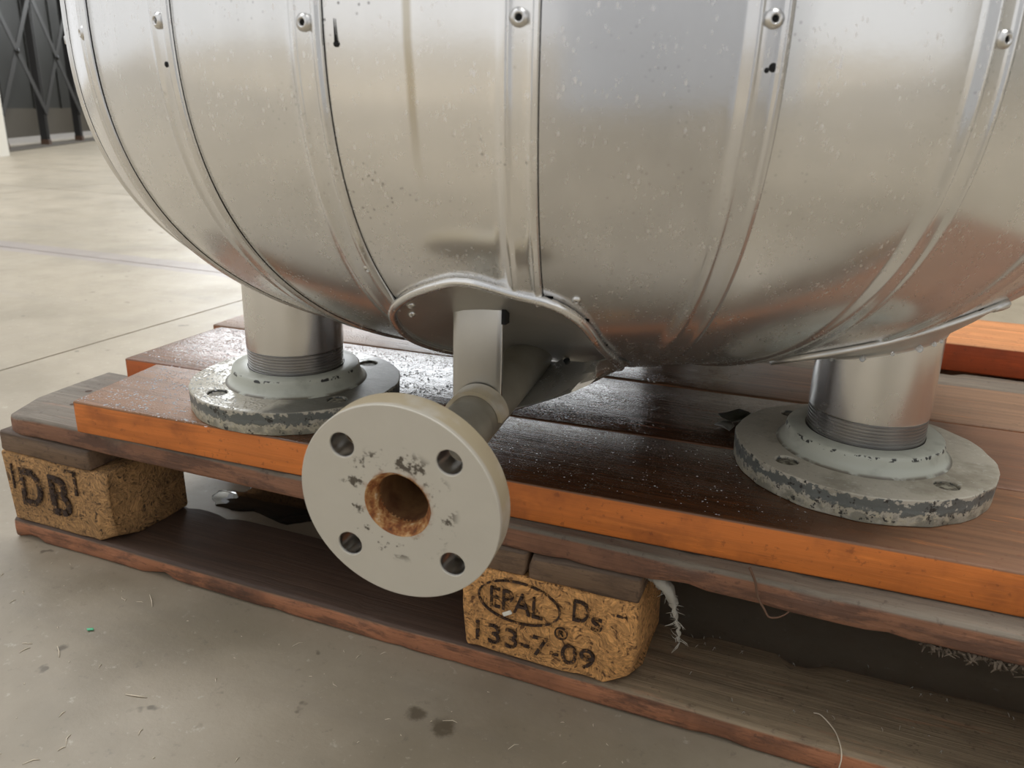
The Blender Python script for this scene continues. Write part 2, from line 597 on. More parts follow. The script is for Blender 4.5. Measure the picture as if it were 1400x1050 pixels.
def mat_wood(name, top, side, dark, wet=False, wet_x=(.95, .70), grain=1.0, rough=.62, topmix=1.0, gloss=.10, dewcol=None, stain=0.0, damp=None):
    t = NT(name)
    p = t.pos((3.2, 95, 95))
    g1 = t.noise(p, 1.0, 7, .68, .8)
    g2 = t.noise(t.pos((10, 430, 430)), 1.0, 4, .65)
    pb = t.pos((1, 1, 1))
    blot = t.noise(pb, 11, 5, .6)
    fine = t.noise(pb, 160, 4, .6)
    nz = t.nz()
    up = t.mapr(nz, .15, .5)
    ct = t.mix(t.mapr(g1, .35, .70), top, tuple(x * .62 for x in top))
    ct = t.mix(t.math('MULTIPLY', t.mapr(blot, .45, .7), .5), ct, tuple(x * .70 for x in top))
    cs = t.mix(t.math('MULTIPLY', t.mapr(g1, .40, .68), .6), side, tuple(x * .66 for x in side))
    cs = t.mix(t.math('MULTIPLY', t.mapr(blot, .50, .70), .6), cs, dark)
    cs = t.mix(t.math('MULTIPLY', t.mapr(t.noise(pb, 6, 3), .5, .66), .35), cs, tuple(min(1, q * 1.5) for q in side))
    c = t.mix(t.math('MULTIPLY', up, topmix), cs, ct)
    c = t.mix(t.math('MULTIPLY', t.mapr(g2, .60, .76), .45), c, dark)
    c = t.mix(t.math('MULTIPLY', t.mapr(fine, .60, .70), .45), c, dark)
    lite = t.mapr(t.noise(t.pos((14, 120, 120)), 1.0, 5, .7), .56, .74)
    c = t.mix(t.math('MULTIPLY', lite, .28), c, tuple(min(1, q * 1.9) for q in side))
    if damp:
        xs_ = t.math('ADD', t.xyz()[0], t.math('MULTIPLY', t.math('SUBTRACT', blot, .5), .3))
        c = t.mix(t.math('MULTIPLY', t.mapr(xs_, .74, .56), up), c, t.mix(t.mapr(g1, .35, .7), damp, tuple(q * .55 for q in damp)))
    if stain:
        st = t.mapr(t.noise(t.pos((14, 60, 60)), 1.0, 7, .75), .47, .60)
        dn = t.math('SUBTRACT', 1.0, t.math('MULTIPLY', up, .6))
        c = t.mix(t.math('MULTIPLY', t.math('MULTIPLY', st, dn), stain), c, dark)
        st2 = t.mapr(t.noise(t.pos((9, 40, 40), (3, 3, 3)), 1.0, 6, .75), .54, .68)
        c = t.mix(t.math('MULTIPLY', t.math('MULTIPLY', st2, t.math('SUBTRACT', 1.0, up)), stain * .6), c, tuple(min(1, q * 1.7) for q in side))
    h = t.math('ADD', t.math('MULTIPLY', g1, .7), t.math('MULTIPLY', g2, .5))
    n1 = t.bump(h, .35 * grain, .0015)
    r = t.math('ADD', rough, t.math('MULTIPLY', t.math('SUBTRACT', blot, .5), .2))
    if wet:
        x, y, z = t.xyz()
        pw = t.pos((1, 1, 1), rnd=False)
        edge = t.math('ADD', x, t.math('MULTIPLY', t.math('SUBTRACT', t.noise(pw, 9, 4), .5), .25))
        wm = t.math('MULTIPLY', t.mapr(edge, wet_x[0], wet_x[1]), t.mapr(nz, .5, .9))
        if dewcol:
            c = t.mix(t.math('MULTIPLY', t.mapr(edge, .42, .24), up), c, t.mix(t.mapr(g1, .35, .7), dewcol, tuple(q * .6 for q in dewcol)))
        soak_shade = t.math('MULTIPLY', wm, t.mapr(edge, .26, .42))
        c = t.mix(soak_shade, c, t.mix(1.0, c, (.36, .32, .30), 'MULTIPLY'))  # wet darkening, deepened to paint the shade under the vessel
        wr = t.math('ADD', t.mapr(edge, .24, .42, gloss, .10), t.math('MULTIPLY', t.noise(pw, 30, 3), .16))
        mx = t.n('ShaderNodeMix', data_type='FLOAT')
        t.set(mx.inputs[0], wm)
        t.set(mx.inputs[2], r)
        t.set(mx.inputs[3], wr)
        r = mx.outputs[0]
        d1 = t.vor(pw, 520)
        d3 = t.vor(pw, 260)
        d2 = t.noise(pw, 600, 2)
        wv = t.noise(t.pos((30, 170, 170), rnd=False), 1, 3, .5)
        sel = t.mapr(t.noise(pw, 55, 3, .6), .40, .60)
        sel2 = t.mapr(t.noise(pw, 28, 3, .6), .50, .62)
        hd = t.math('MULTIPLY', t.mapr(d1, .42, .05), sel)
        hd = t.math('ADD', hd, t.math('MULTIPLY', t.math('MULTIPLY', t.mapr(d3, .40, .08), sel2), 1.3))
        hd = t.math('ADD', hd, t.math('MULTIPLY', d2, .18))
        hd = t.math('ADD', hd, t.math('MULTIPLY', wv, .25))
        n1 = t.bump(t.math('MULTIPLY', hd, t.math('MULTIPLY', wm, t.mapr(edge, .42, .56, 1.0, .40))), .42, .0016, n1)
    return t.done(c, r, 0.0, n1)


M_plank = mat_wood('wet_plank', s2l(130, 92, 64), s2l(202, 114, 46), s2l(104, 54, 26), True, (.88, .74), gloss=.34, dewcol=s2l(126, 82, 38))
M_plank_mid = mat_wood('soaked_plank', s2l(128, 90, 64), s2l(176, 92, 40), s2l(96, 52, 28), True, (.95, .80), gloss=.12, dewcol=s2l(118, 76, 48))
M_plank_dry = mat_wood('dry_plank', s2l(142, 108, 80), s2l(150, 92, 48), s2l(90, 68, 50), True, (.78, .62), gloss=.35)
M_plank_rear_lit = mat_wood('rear_plank_lit_top', s2l(205, 138, 84), s2l(165, 70, 24), s2l(110, 52, 24))  # pale top colour holds the light that falls on it
M_deck = mat_wood('pallet_deck', s2l(122, 112, 98), s2l(130, 90, 66), s2l(62, 44, 36), rough=.75, grain=2.6, stain=.6)
M_bottom = mat_wood('pallet_bottom', s2l(150, 131, 104), s2l(158, 104, 72), s2l(66, 46, 34), rough=.66, grain=2.2, stain=.65, damp=s2l(78, 58, 44))
M_stringer = mat_wood('pallet_stringer', s2l(100, 84, 70), s2l(116, 92, 70), s2l(56, 42, 32), rough=.78, grain=2.2, stain=.5)


def mat_chip(name, base, dark):
    t = NT(name)
    p = t.pos((1, 1, 1))
    w = t.noise(p, 35, 2, .5, 0, True)
    ad = t.n('ShaderNodeVectorMath', operation='MULTIPLY_ADD')
    t.l(w, ad.inputs[0])
    ad.inputs[1].default_value = (.035, .035, .035)
    t.l(p, ad.inputs[2])
    q = ad.outputs[0]

    def cells(rot, sc):
        mp = t.n('ShaderNodeMapping')
        mp.inputs['Rotation'].default_value = rot
        mp.inputs['Scale'].default_value = sc
        t.l(q, mp.inputs['Vector'])
        v = t.n('ShaderNodeTexVoronoi')
        v.inputs['Scale'].default_value = 1
        t.l(mp.outputs[0], v.inputs['Vector'])
        return v.outputs['Color'], v.outputs['Distance']
    c1, d1 = cells((.2, .5, .3), (190, 460, 620))
    c2, d2 = cells((.1, -.7, .2), (620, 460, 180))
    s1 = t.n('ShaderNodeSeparateColor')
    t.l(c1, s1.inputs[0])
    s2 = t.n('ShaderNodeSeparateColor')
    t.l(c2, s2.inputs[0])
    v = t.math('MULTIPLY', t.math('ADD', s1.outputs[0], s2.outputs[1]), .5)
    c = t.ramp(v, [(.10, dark), (.28, tuple(x * .8 for x in base)), (.55, base), (.85, tuple(min(1, x * 1.45) for x in base))])
    grime = t.mapr(t.noise(p, 30, 5, .7), .52, .72)
    c = t.mix(t.math('MULTIPLY', grime, .5), c, dark)
    h = t.math('ADD', v, t.math('MULTIPLY', t.math('ADD', d1, d2), .4))
    return t.done(c, .85, 0.0, t.bump(h, .75, .002))


M_chip = mat_chip('particle_board', s2l(190, 140, 84), s2l(98, 66, 38))
M_chip_dirty = mat_chip('particle_board_dirty', s2l(158, 120, 76), s2l(70, 52, 34))

t = NT('burnt_stamp')
p = t.pos((1, 1, 1), rnd=False)
tr = t.n('ShaderNodeBsdfTransparent')
ms = t.n('ShaderNodeMixShader')
t.set(t.b.inputs['Base Color'], s2l(52, 35, 25))
t.set(t.b.inputs['Roughness'], .8)
t.l(t.mapr(t.noise(p, 190, 5, .75), .44, .60), ms.inputs[0])
t.l(t.b.outputs[0], ms.inputs[1])
t.l(tr.outputs[0], ms.inputs[2])
t.l(ms.outputs[0], t.out.inputs[0])
M_stamp = t.m

t = NT('concrete_floor')
p = t.pos((1, 1, 1), rnd=False)
n1 = t.noise(p, 1.3, 6, .6)
n2 = t.noise(p, 9, 6, .65)
n3 = t.noise(p, 70, 5, .7)
n4 = t.noise(t.pos((7, 3, 1), rnd=False), 1, 5, .65)
c = t.mix(n2, s2l(165, 155, 137), s2l(127, 116, 96))
_x, _y, _z = t.xyz()
_w = t.math('ADD', .045, t.math('MULTIPLY', n2, .03))
_st = t.math('LESS_THAN', t.math('ABSOLUTE', t.math('SUBTRACT', _y, 1.262)), _w)
c = t.mix(t.math('MULTIPLY', t.mapr(n1, .4, .65), .40), c, s2l(116, 107, 90))
c = t.mix(t.math('MULTIPLY', t.mapr(t.noise(p, 5, 5, .6), .48, .66), .35), c, s2l(106, 97, 78))
c = t.mix(t.math('MULTIPLY', t.mapr(n3, .58, .72), .40), c, s2l(96, 88, 76))
c = t.mix(t.math('MULTIPLY', t.mapr(n3, .40, .30), .30), c, s2l(200, 194, 178))
c = t.mix(t.math('MULTIPLY', t.mapr(t.noise(p, 26, 3), .68, .73), .75), c, s2l(78, 70, 56))
c = t.mix(t.math('MULTIPLY', _st, .5), c, s2l(126, 118, 122))
stk = t.noise(t.pos((1.2, 7, 1), rnd=False), 1, 5, .7)
c = t.mix(t.math('MULTIPLY', t.mapr(stk, .5, .72), .28), c, s2l(110, 104, 96))
for (sx, sy, sr) in ((.545, -.070, .013), (.520, -.066, .010), (.205, -.118, .006), (.735, -.128, .007)):
    dx = t.math('SUBTRACT', _x, sx)
    dy = t.math('SUBTRACT', _y, sy)
    dd = t.math('SQRT', t.math('ADD', t.math('MULTIPLY', dx, dx), t.math('MULTIPLY', dy, dy)))
    dd = t.math('ADD', dd, t.math('MULTIPLY', t.math('SUBTRACT', n3, .5), sr * 1.6))
    c = t.mix(t.math('MULTIPLY', t.mapr(dd, sr, sr * .45), .75), c, s2l(72, 62, 46))
r = t.math('ADD', .30, t.math('MULTIPLY', n4, .30))
M_concrete = t.done(c, r, 0.0, t.bump(t.math('ADD', n3, t.math('MULTIPLY', n4, .5)), .15, .002))

t = NT('joint_filler')
M_joint = t.done(s2l(138, 132, 122), .7)


def flat(name, c, rough=.6, metal=0.0, var=.25, sc=12):
    t = NT(name)
    n = t.noise(t.pos((1, 1, 1)), sc, 5, .6)
    return t.done(t.mix(t.math('MULTIPLY', n, var), c, tuple(x * .45 for x in c)), rough, metal, t.bump(n, .1, .002))


M_gate = flat('gate_steel', s2l(14, 12, 9), .55)
M_door = flat('door_sheet', s2l(28, 28, 22), .6, 0, .6, 3)
M_doorlow = flat('door_kickboard', s2l(74, 67, 56), .6, 0, .5, 4)
M_white = flat('white_paint', s2l(226, 222, 212), .5, 0, .15)
M_wall = flat('wall_sheet', s2l(176, 172, 162), .7, 0, .2, 2)
M_roof = flat('roof_sheet', s2l(150, 148, 142), .7, 0, .2, 2)
M_added_pier = flat('added_pier_paint', s2l(206, 210, 218), .7, 0, .3, 2)
M_cap = flat('dull_base_sheet', s2l(70, 66, 60), .75, .3)
M_inner = flat('insulation_seam_shade', (.012, .012, .012), .9)
M_black = flat('dark_hole', (.01, .01, .01), .9)
M_web = flat('dusty_web', s2l(156, 150, 138), .95, 0, .4, 60)
M_thread_w = flat('pale_fibre', s2l(205, 192, 170), .8)
M_rope = flat('dry_stalk', s2l(96, 70, 52), .8)
M_rust = flat('rust', s2l(74, 52, 36), .8, 0, .5, 30)
M_fray = flat('frayed_fibre', s2l(84, 72, 58), .9, 0, .6, 90)
M_leaf = flat('dry_flake', s2l(66, 66, 50), .6, 0, .5, 60)
M_flake = flat('grey_flake', s2l(158, 156, 146), .6, 0, .4, 60)
M_chipw = flat('paint_chip', s2l(225, 220, 205), .7)
t = NT('water_drop')
M_dew2 = t.done((.9, .92, .93), .05)
t.set(t.b.inputs['Transmission Weight'], .7)
t.set(t.b.inputs['IOR'], 1.33)
t = NT('plug_paint')
n = t.noise(t.pos((1, 1, 1), rnd=False), 220, 4)
M_plug = t.done(t.ramp(n, [(.4, s2l(70, 64, 52)), (.62, s2l(150, 146, 130))]), .6)

# ------------------------------------------------------------------ the setting
# floor: recessed sub-base with separate slabs, joints where the photograph shows them
vs, fs = box_vf(-30, 30, -30, 30, -.30, -.0015)
floor = mesh_obj('floor', vs, fs, M_joint, smooth=False)
tag(floor, 'grey concrete floor of the hall with dark joints', None, None, 'structure')
gx = [-30, -12, -7.4, -3.05, -.53, 1.85, 6.6, 14, 30]
gy = [-30, -12, -5.0, -1.6, 1.245, 2.58, 6.2, 11, 30]
for i in range(len(gx) - 1):
    for j in range(len(gy) - 1):
        g = .0028
        vs, fs = box_vf(gx[i] + g, gx[i + 1] - g, gy[j] + g, gy[j + 1] - g, -.10, 0)
        mesh_obj('slab', vs, fs, M_concrete, floor, smooth=False)

# the diagonal rear side: scissor gate in front of a sheet door
B0 = Vector((-6.618, 5.488, 0))
GD = Vector((-.542, .840, 0)).normalized()
GN = Vector((GD.y, -GD.x, 0))


def gp(s, off, z):
    return B0 + GD * s + GN * off + Vector((0, 0, z))


def gbox(s0, s1, o0, o1, z0, z1):
    v = [gp(s, o, z) for z in (z0, z1) for o in (o0, o1) for s in (s0, s1)]
    return v, [(0, 2, 3, 1), (4, 5, 7, 6), (0, 1, 5, 4), (2, 6, 7, 3), (0, 4, 6, 2), (1, 3, 7, 5)]


# wall beyond and above the door
vs, fs = merge(gbox(5.6, 7.5, -.42, -.30, 0, 5.4), gbox(-1.1, 5.6, -.42, -.30, 3.2, 5.4))
tag(mesh_obj('wall_left', vs, fs, M_wall, smooth=False), 'pale sheet wall beside and above the gated doorway', kind='structure')
door = mesh_obj('door_1', *gbox(-1.05, 5.6, -.37, -.33, .34, 3.2), M_door, smooth=False)
tag(door, 'dark grey sheet door behind the folding gate', kind='structure')
mesh_obj('kickboard', *gbox(-1.05, 5.6, -.36, -.325, .062, .34), M_doorlow, door, smooth=False)
for k in range(8):
    mesh_obj('door_rib', *gbox(-.9 + k * .85, -.84 + k * .85, -.33, -.315, .34, 3.2), M_door, door, smooth=False)
vs, fs = gbox(-1.4, 5.6, -.10, .10, 0, .012)
tag(mesh_obj('trim_1', vs, fs, M_doorlow, smooth=False), 'flat threshold strip under the folding gate', kind='structure')
# white post at the end of the gate
vs, fs = gbox(-1.93, -1.70, .07, .27, 0, 3.2)
tag(mesh_obj('trim_2', vs, fs, M_white, smooth=False), 'white painted post at the end of the folding gate', kind='structure')

gate = thing('scissor_gate', gp(0, 0, 0), 'dark folding lattice gate with crossed bars standing in the doorway', 'gate')
for k in range(-1, 6):
    s = k * 1.06
    vs, fs = merge(gbox(s - .035, s - .012, -.03, .03, .012, 2.6), gbox(s + .012, s + .035, -.03, .03, .012, 2.6), gbox(s - .035, s + .035, -.034, -.03, .012, 2.6))
    mesh_obj('upright', vs, fs, M_gate, gate, smooth=False)
    vs, fs = gbox(s - .04, s + .04, -.036, .036, .012, .06)
    mesh_obj('foot_shoe', vs, fs, M_rust, gate, smooth=False)


def gstrap(s0, z0, s1, z1, off):
    d = Vector((s1 - s0, z1 - z0)).normalized()
    nn = Vector((-d.y, d.x)) * .036
    v = []
    for o in (off, off + .006):
        for (s, z) in ((s0 + nn.x, z0 + nn.y), (s0 - nn.x, z0 - nn.y), (s1 - nn.x, z1 - nn.y), (s1 + nn.x, z1 + nn.y)):
            v.append(gp(s, o, z))
    return v, [(0, 1, 2, 3), (4, 7, 6, 5), (0, 4, 5, 1), (1, 5, 6, 2), (2, 6, 7, 3), (3, 7, 4, 0)]


for k in range(-1, 5):
    s = k * 1.06
    for (z0, z1) in ((.31, 1.37), (1.37, 2.43)):
        mesh_obj('lattice_bar', *gstrap(s, z0, s + 1.06, z1, .034), M_gate, gate, smooth=False)
        mesh_obj('lattice_bar', *gstrap(s, z1, s + 1.06, z0, .042), M_gate, gate, smooth=False)
        vs, fs = lathe([(0, .062), (.02, .060), (.024, .05), (.024, .03)], gp(s + .53, 0, (z0 + z1) / 2), GN, 10)
        vs = [v for v in vs]
        mesh_obj('rivet_pin', vs, fs, M_gate, gate)

# rear wall with its high translucent band, roof, right wall, added front wall
vs, fs = merge(box_vf(-10.3, 9, 11, 11.15, 0, 2.3), box_vf(-10.3, 9, 11, 11.15, 5.5, 6.0),
               box_vf(-1.9, 9, 11, 11.15, 2.3, 5.5), box_vf(-10.3, -10.15, 11, 11.15, 2.3, 5.5))
tag(mesh_obj('wall_back', vs, fs, M_wall, smooth=False), 'pale rear wall of the hall under a high daylight band', kind='structure')
pg = [(9.2, -1.6), (9.2, 11.2), (-10.4, 11.2), (-9.75, 10.2), (-5.6, 3.7), (-5.6, -1.6)]
vs = [Vector((x, y, z)) for z in (6.0, 6.2) for x, y in pg]
fs = [tuple(range(6)), tuple(range(6, 12))] + [(k, (k + 1) % 6, (k + 1) % 6 + 6, k + 6) for k in range(6)]
tag(mesh_obj('ceiling', vs, fs, M_roof, smooth=False), 'pale sheet roof of the hall', kind='structure')
vs, fs = merge(box_vf(9, 9.15, -1.5, 11.15, 0, 2.0), box_vf(9, 9.15, -1.5, 11.15, 4.5, 6.0))
tag(mesh_obj('wall_right', vs, fs, M_wall, smooth=False), 'pale wall with a long daylight opening', kind='structure')
vs, fs = merge(box_vf(.82, 2.2, -1.68, -1.50, 0, 2.5), box_vf(-5.6, 9.0, -1.68, -1.50, 2.5, 6.0))  # pier added to stand in for the reflected person; lintel blocks front light
tag(mesh_obj('wall_front_added', vs, fs, M_added_pier, smooth=False), 'added blue grey front wall, pier for a dark reflection, lintel blocking sky', kind='structure')

# ------------------------------------------------------------------ pallet
pal = thing('wooden_pallet', (0, 0, 0), 'worn wooden pallet with stamped particle board blocks under the reddish planks', 'pallet')
for k, (y, w) in enumerate(((0, .100), (.3275, .145), (.700, .100))):
    vs, fs = board_vf(1.2, w, .022, at(0, y, 0), seed=3 + k, r=.004, nx=90, amp=.0014, chip=.005)
    mesh_obj('bottom_board', vs, fs, M_bottom, pal, autosm=1.0)
blocks = {}
for i, x in enumerate((0, .5275, 1.055)):
    for j, (y, w) in enumerate(((0, .100), (.3275, .145), (.700, .100))):
        worn = (i == 0 and j == 0)
        L = .145
        vs, fs = board_vf(L, w, .078, at(x, y, .022), seed=20 + i * 3 + j, r=.003, nx=26, amp=.0013, chip=.002, endround=.0015)
        if j == 0:
            # knocked-off lower corner facing out
            q = []
            for v in vs:
                lx = v.x - x
                c = max(0.0, (lx - .122) / .023) * max(0.0, 1 - (v.z - .022) / .030) * max(0.0, 1 - v.y / .03)
                c2 = max(0.0, 1 - lx / .018) * max(0.0, 1 - (v.z - .022) / .028) * max(0.0, 1 - v.y / .04)
                q.append(Vector((v.x - .005 * c + .005 * c2, v.y + .007 * c, v.z + .008 * c)))
            vs = q
        b = mesh_obj('block', vs, fs, M_chip_dirty if worn else M_chip, pal, autosm=1.0)
        blocks[(i, j)] = b
for i, x in enumerate((0, .5275, 1.055)):
    # stringer boards run across: local x along world y
    L = .145 if i else .122
    mm = Matrix.Translation((x + (L if i else .124), 0, .100)) @ Matrix.Rotation(pi / 2, 4, 'Z')
    for (u0, u1) in (((0, L),) if i != 1 else ((0, .0885), (.0905, L))):
        m2 = mm @ Matrix.Translation((0, u0, 0))
        vs, fs = board_vf(.8, u1 - u0, .022, m2, seed=40 + i + u0 * 50, r=.0025, nx=50, amp=.0012, chip=.003)
        mesh_obj('stringer_board', vs, fs, M_stringer, pal, autosm=1.0)
for k, (y, w) in enumerate(((0, .145), (.184, .100), (.3275, .145), (.516, .100), (.655, .145))):
    vs, fs = board_vf(1.2, w, .022, at(0, y, .122), seed=50 + k, r=.0045, nx=90, amp=.0014, chip=.004)
    vs = [Vector((v.x, v.y, min(v.z, .1436))) for v in vs]
    if k == 0:
        q = []
        for v in vs:      # frayed, rounded outer corner
            c = max(0.0, 1 - v.x / .05) * max(0.0, 1 - v.y / .06)
            q.append(Vector((v.x + .012 * c * c, v.y + .008 * c * c, v.z - .006 * c)))
        vs = q
    mesh_obj('deck_board', vs, fs, M_deck, pal, autosm=1.0)
    if k == 0:
        pass
# nails and knots on the deck
for (x, y) in ((.055, .048), (.098, .098), (.035, .085), (.10, .03)):
    vs, fs = lathe([(0, .0001), (.0032, .0), (.0042, -.0004), (.0042, -.004)], (x, y, .1438), (0, 0, 1), 12)
    mesh_obj('nail_head', vs, fs, M_rust, pal)


# stamps: letters lie on the block faces
def text_vf(s, x0, x1, z0, z1, y=-.0012, thick=.0016, shear=0.0, dz=0.0, weight=0.0):
    cu = bpy.data.curves.new('stamp', 'FONT')
    cu.body = s
    cu.size = 1.0
    cu.extrude = .01
    cu.offset = weight
    ob = bpy.data.objects.new('stamp', cu)
    me = bpy.data.meshes.new_from_object(ob)
    P = [v.co.copy() for v in me.vertices]
    F = [tuple(p_.vertices) for p_ in me.polygons]
    bpy.data.objects.remove(ob)
    bpy.data.curves.remove(cu)
    bpy.data.meshes.remove(me)
    ax, bx = min(v.x for v in P), max(v.x for v in P)
    ay, by = min(v.y for v in P), max(v.y for v in P)
    out = []
    for v in P:
        u = (v.x - ax) / (bx - ax)
        w = (v.y - ay) / (by - ay)
        out.append(Vector((x0 + (x1 - x0) * u + shear * w, y + (thick / 2 if v.z > 0 else -thick / 2), z0 + (z1 - z0) * w + dz * u)))
    return out, F


def ring_vf(cx, cz, a, b, w, y=-.0012, n=60, th=.0016):
    vs, fs = [], []
    for k in range(n):
        t_ = 2 * pi * k / n
        for (da, yy) in ((w / 2, y), (-w / 2, y), (-w / 2, y - th), (w / 2, y - th)):
            vs.append(Vector((cx + (a + da) * cos(t_), yy + th / 2, cz + (b + da) * sin(t_))))
    for k in range(n):
        k2 = (k + 1) % n
        for j in range(4):
            j2 = (j + 1) % 4
            fs.append((k * 4 + j, k * 4 + j2, k2 * 4 + j2, k2 * 4 + j))
    return vs, fs


bM = blocks[(1, 0)]
mesh_obj('stamp_letter', *text_vf('EPAL', .553, .598, .0675, .0862, dz=-.001), M_stamp, bM, smooth=False)
mesh_obj('stamp_ring', *ring_vf(.5775, .0765, .0345, .0185, .0016), M_stamp, bM, smooth=False)
mesh_obj('stamp_letter', *text_vf('D', .6225, .6355, .0735, .0925), M_stamp, bM, smooth=False)
mesh_obj('stamp_letter', *text_vf('s', .6375, .6465, .0690, .0810, weight=0), M_stamp, bM, smooth=False)
mesh_obj('stamp_letter', *text_vf('-', .6570, .6650, .0865, .0880), M_stamp, bM, smooth=False)
mesh_obj('stamp_letter', *text_vf('133-7-09', .5410, .6425, .0325, .0505), M_stamp, bM, smooth=False)
mesh_obj('stamp_letter', *text_vf('R', .6120, .6160, .0565, .0610), M_stamp, bM, smooth=False)
mesh_obj('stamp_ring', *ring_vf(.6140, .0588, .0050, .0050, .0010), M_stamp, bM, smooth=False)
bL = blocks[(0, 0)]
mesh_obj('stamp_letter', *text_vf('D', .0235, .0535, .0440, .0860, y=-.0016, weight=.015), M_stamp, bL, smooth=False)
mesh_obj('stamp_letter', *text_vf('B', .0650, .0925, .0420, .0860, y=-.0016, weight=.015), M_stamp, bL, smooth=False)
for bx in ((.1005, .1040, -.0022, -.0008, .070, .0955), (.0895, .1045, -.0022, -.0008, .0935, .0965), (.0125, .0145, -.0022, -.0008, .060, .0880)):
    mesh_obj('stamp_bar', *box_vf(*bx), M_stamp, bL, smooth=False)

# splintered fibres hanging from the deck edge at the far end
random.seed(11)
parts = []
for k in range(420):
    x = .86 + .12 * random.random() ** .7
    a = Vector((x, random.uniform(-.002, .012), .123))
    b = a + Vector((random.uniform(-.006, .006), random.uniform(-.006, .006), -random.uniform(.002, .005 + .012 * max(0, x - .90) / .08)))
    parts.append(tube([a, (a + b) / 2 + Vector((random.uniform(-.004, .004), random.uniform(-.004, .004), 0)), b], [.0011, .0009, .0003], 4))
o = mesh_obj('splinters', *merge(*parts), M_fray, pal, smooth=False)
o['kind'] = 'stuff'

# ------------------------------------------------------------------ planks on the pallet
PZ = .144
PT = .032


def plank(name, xl0, xl1, xr, yf0, yfs, yb0, ybs, z, T, mat, label, seed):
    """x left at front/back, x right, front line y = yf0 + yfs*x, back line y = yb0 + ybs*x"""
    nx, ny = 80, 8
    root_o = (xl0, yf0, z)
    vs, fs = board_vf(1.0, 1.0, 1.0, Matrix.Identity(4), seed=seed, r=.02, nx=nx, amp=0, endround=.002)
    out = []
    r = .0022
    for v in vs:
        # undo unit rounding into real rounding on width and thickness
        fy, fz, fx = v.y, v.z, v.x
        x = (xl0 + (xl1 - xl0) * fy) + (xr - (xl0 + (xl1 - xl0) * fy)) * fx
        ya, yb = yf0 + yfs * x, yb0 + ybs * x
        if fy < .021:
            y = ya + fy / .02 * r
        elif fy > .979:
            y = yb - (1 - fy) / .02 * r
        else:
            y = ya + (yb - ya) * fy
        if fz < .021:
            zz = z + fz / .02 * r
        elif fz > .979:
            zz = z + T - (1 - fz) / .02 * r
        else:
            zz = z + T * fz
        q = Vector((x * 8 + seed * 7, y * 40, zz * 40))
        y += noise.noise(q) * .0009
        zz += noise.noise(q + Vector((9, 9, 9))) * (.0006 if fz > .5 else .0002)
        out.append(Vector((x, y, zz)))
    o = mesh_obj(name, out, fs, mat, None, origin=root_o, autosm=1.0)
    tag(o, label, 'plank', 'reddish planks laid on the pallet')
    planks.append(o)
    return o


planks = []


plank('wooden_plank', .1240, .1060, 1.17, -.0117, .0385, .1105, .0560, PZ, PT, M_plank,
      'frontmost reddish plank showing a long bright orange front edge', 1)
plank('wooden_plank', .0600, .0570, 1.18, .1125, .0560, .2700, .0420, PZ, PT, M_plank_mid,
      'wet dark plank lying directly behind the frontmost plank', 2)
plank('wooden_plank', .0420, .0380, 1.18, .2735, .0430, .4030, .0410, PZ, PT, M_plank_dry,
      'third plank from the front, dry and greyish brown under the vessel', 3)
plank('wooden_plank', .1800, .1800, 1.19, .6140, .0060, .7800, .0060, PZ, .037, M_plank_rear_lit,
      'rearmost plank with light painted into its pale orange top, lying apart behind the vessel', 4)

# ------------------------------------------------------------------ insulated vessel
VC = Vector((.53942, .28098, 0))
VR, VH, VZ, VM = .45105, .25765, .50411, 2.58
VTOP = .90
SEAM = [-.491, -.2483, -.0165, .2180, .4590, .7095]
SEAM += [.7095 + .24201 * i for i in range(1, 21)]
ves = thing('insulated_vessel', (VC.x, VC.y, .176), 'round vessel clad in riveted aluminium gores, standing on flanged pipe feet', 'vessel')


def prof_pts():
    out = []
    th0 = 1.12
    n = 42
    for i in range(n + 1):
        th = th0 * (1 - i / n)
        out.append((VR * cos(th) ** (2 / VM), VZ - VH * sin(th) ** (2 / VM)))
    for i in range(1, 9):
        out.append((VR, VZ + (VTOP - VZ) * i / 8))
    for i in range(1, 16):
        th = 1.45 * i / 15
        out.append((VR * cos(th) ** (2 / VM), VTOP + .20 * sin(th) ** (2 / VM)))
    return out


PROF = prof_pts()


def prof_nrm(i):
    a, b = PROF[max(i - 1, 0)], PROF[min(i + 1, len(PROF) - 1)]
    tr, tz = b[0] - a[0], b[1] - a[1]
    L = math.hypot(tr, tz)
    return tz / L, -tr / L


def dome_z(r):
    s = (1 - min(1, r / VR) ** VM) ** (1 / VM)
    return VZ - VH * s


def dome_r(z):
    s = max(0.0, (VZ - z) / VH)
    return VR * max(0.0, 1 - s ** VM) ** (1 / VM)


def dome_pt(a, z, off=0.0):
    r = dome_r(z)
    e = .0015
    dr = (dome_r(z + e) - dome_r(z - e)) / (2 * e)
    n = Vector((sin(a), -cos(a), -dr)).normalized()
    return Vector((VC.x + r * sin(a), VC.y - r * cos(a), z)) + n * off, n


def dome_proj(x, y, off=0.0):
    r = math.hypot(x - VC.x, y - VC.y)
    a = math.atan2(x - VC.x, -(y - VC.y))
    return dome_pt(a, dome_z(r), off)


def bead(u, c, s, h):
    return h * math.exp(-((u - c) / s) ** 2)


US = [0, .0004, .0010, .0018, .0026, .0034, .0042, .0050, .0060, .0074, .0090, .0106, .0120, .0130, .0139, .0148, .0157, .0166, .0175, .0186, .0205, .024]


def u_off(u, z):
    fd = .25 + .75 * min(1.0, max(0.0, (z - .30) / .11))
    o = .0019 if u < .0178 else .0019 * max(0.0, 1 - (u - .0178) / .0025)
    o += fd * (bead(u, .0030, .0016, .0015) + bead(u, .0152, .0015, .0012))
    if u == 0:
        o = .0004
    return o


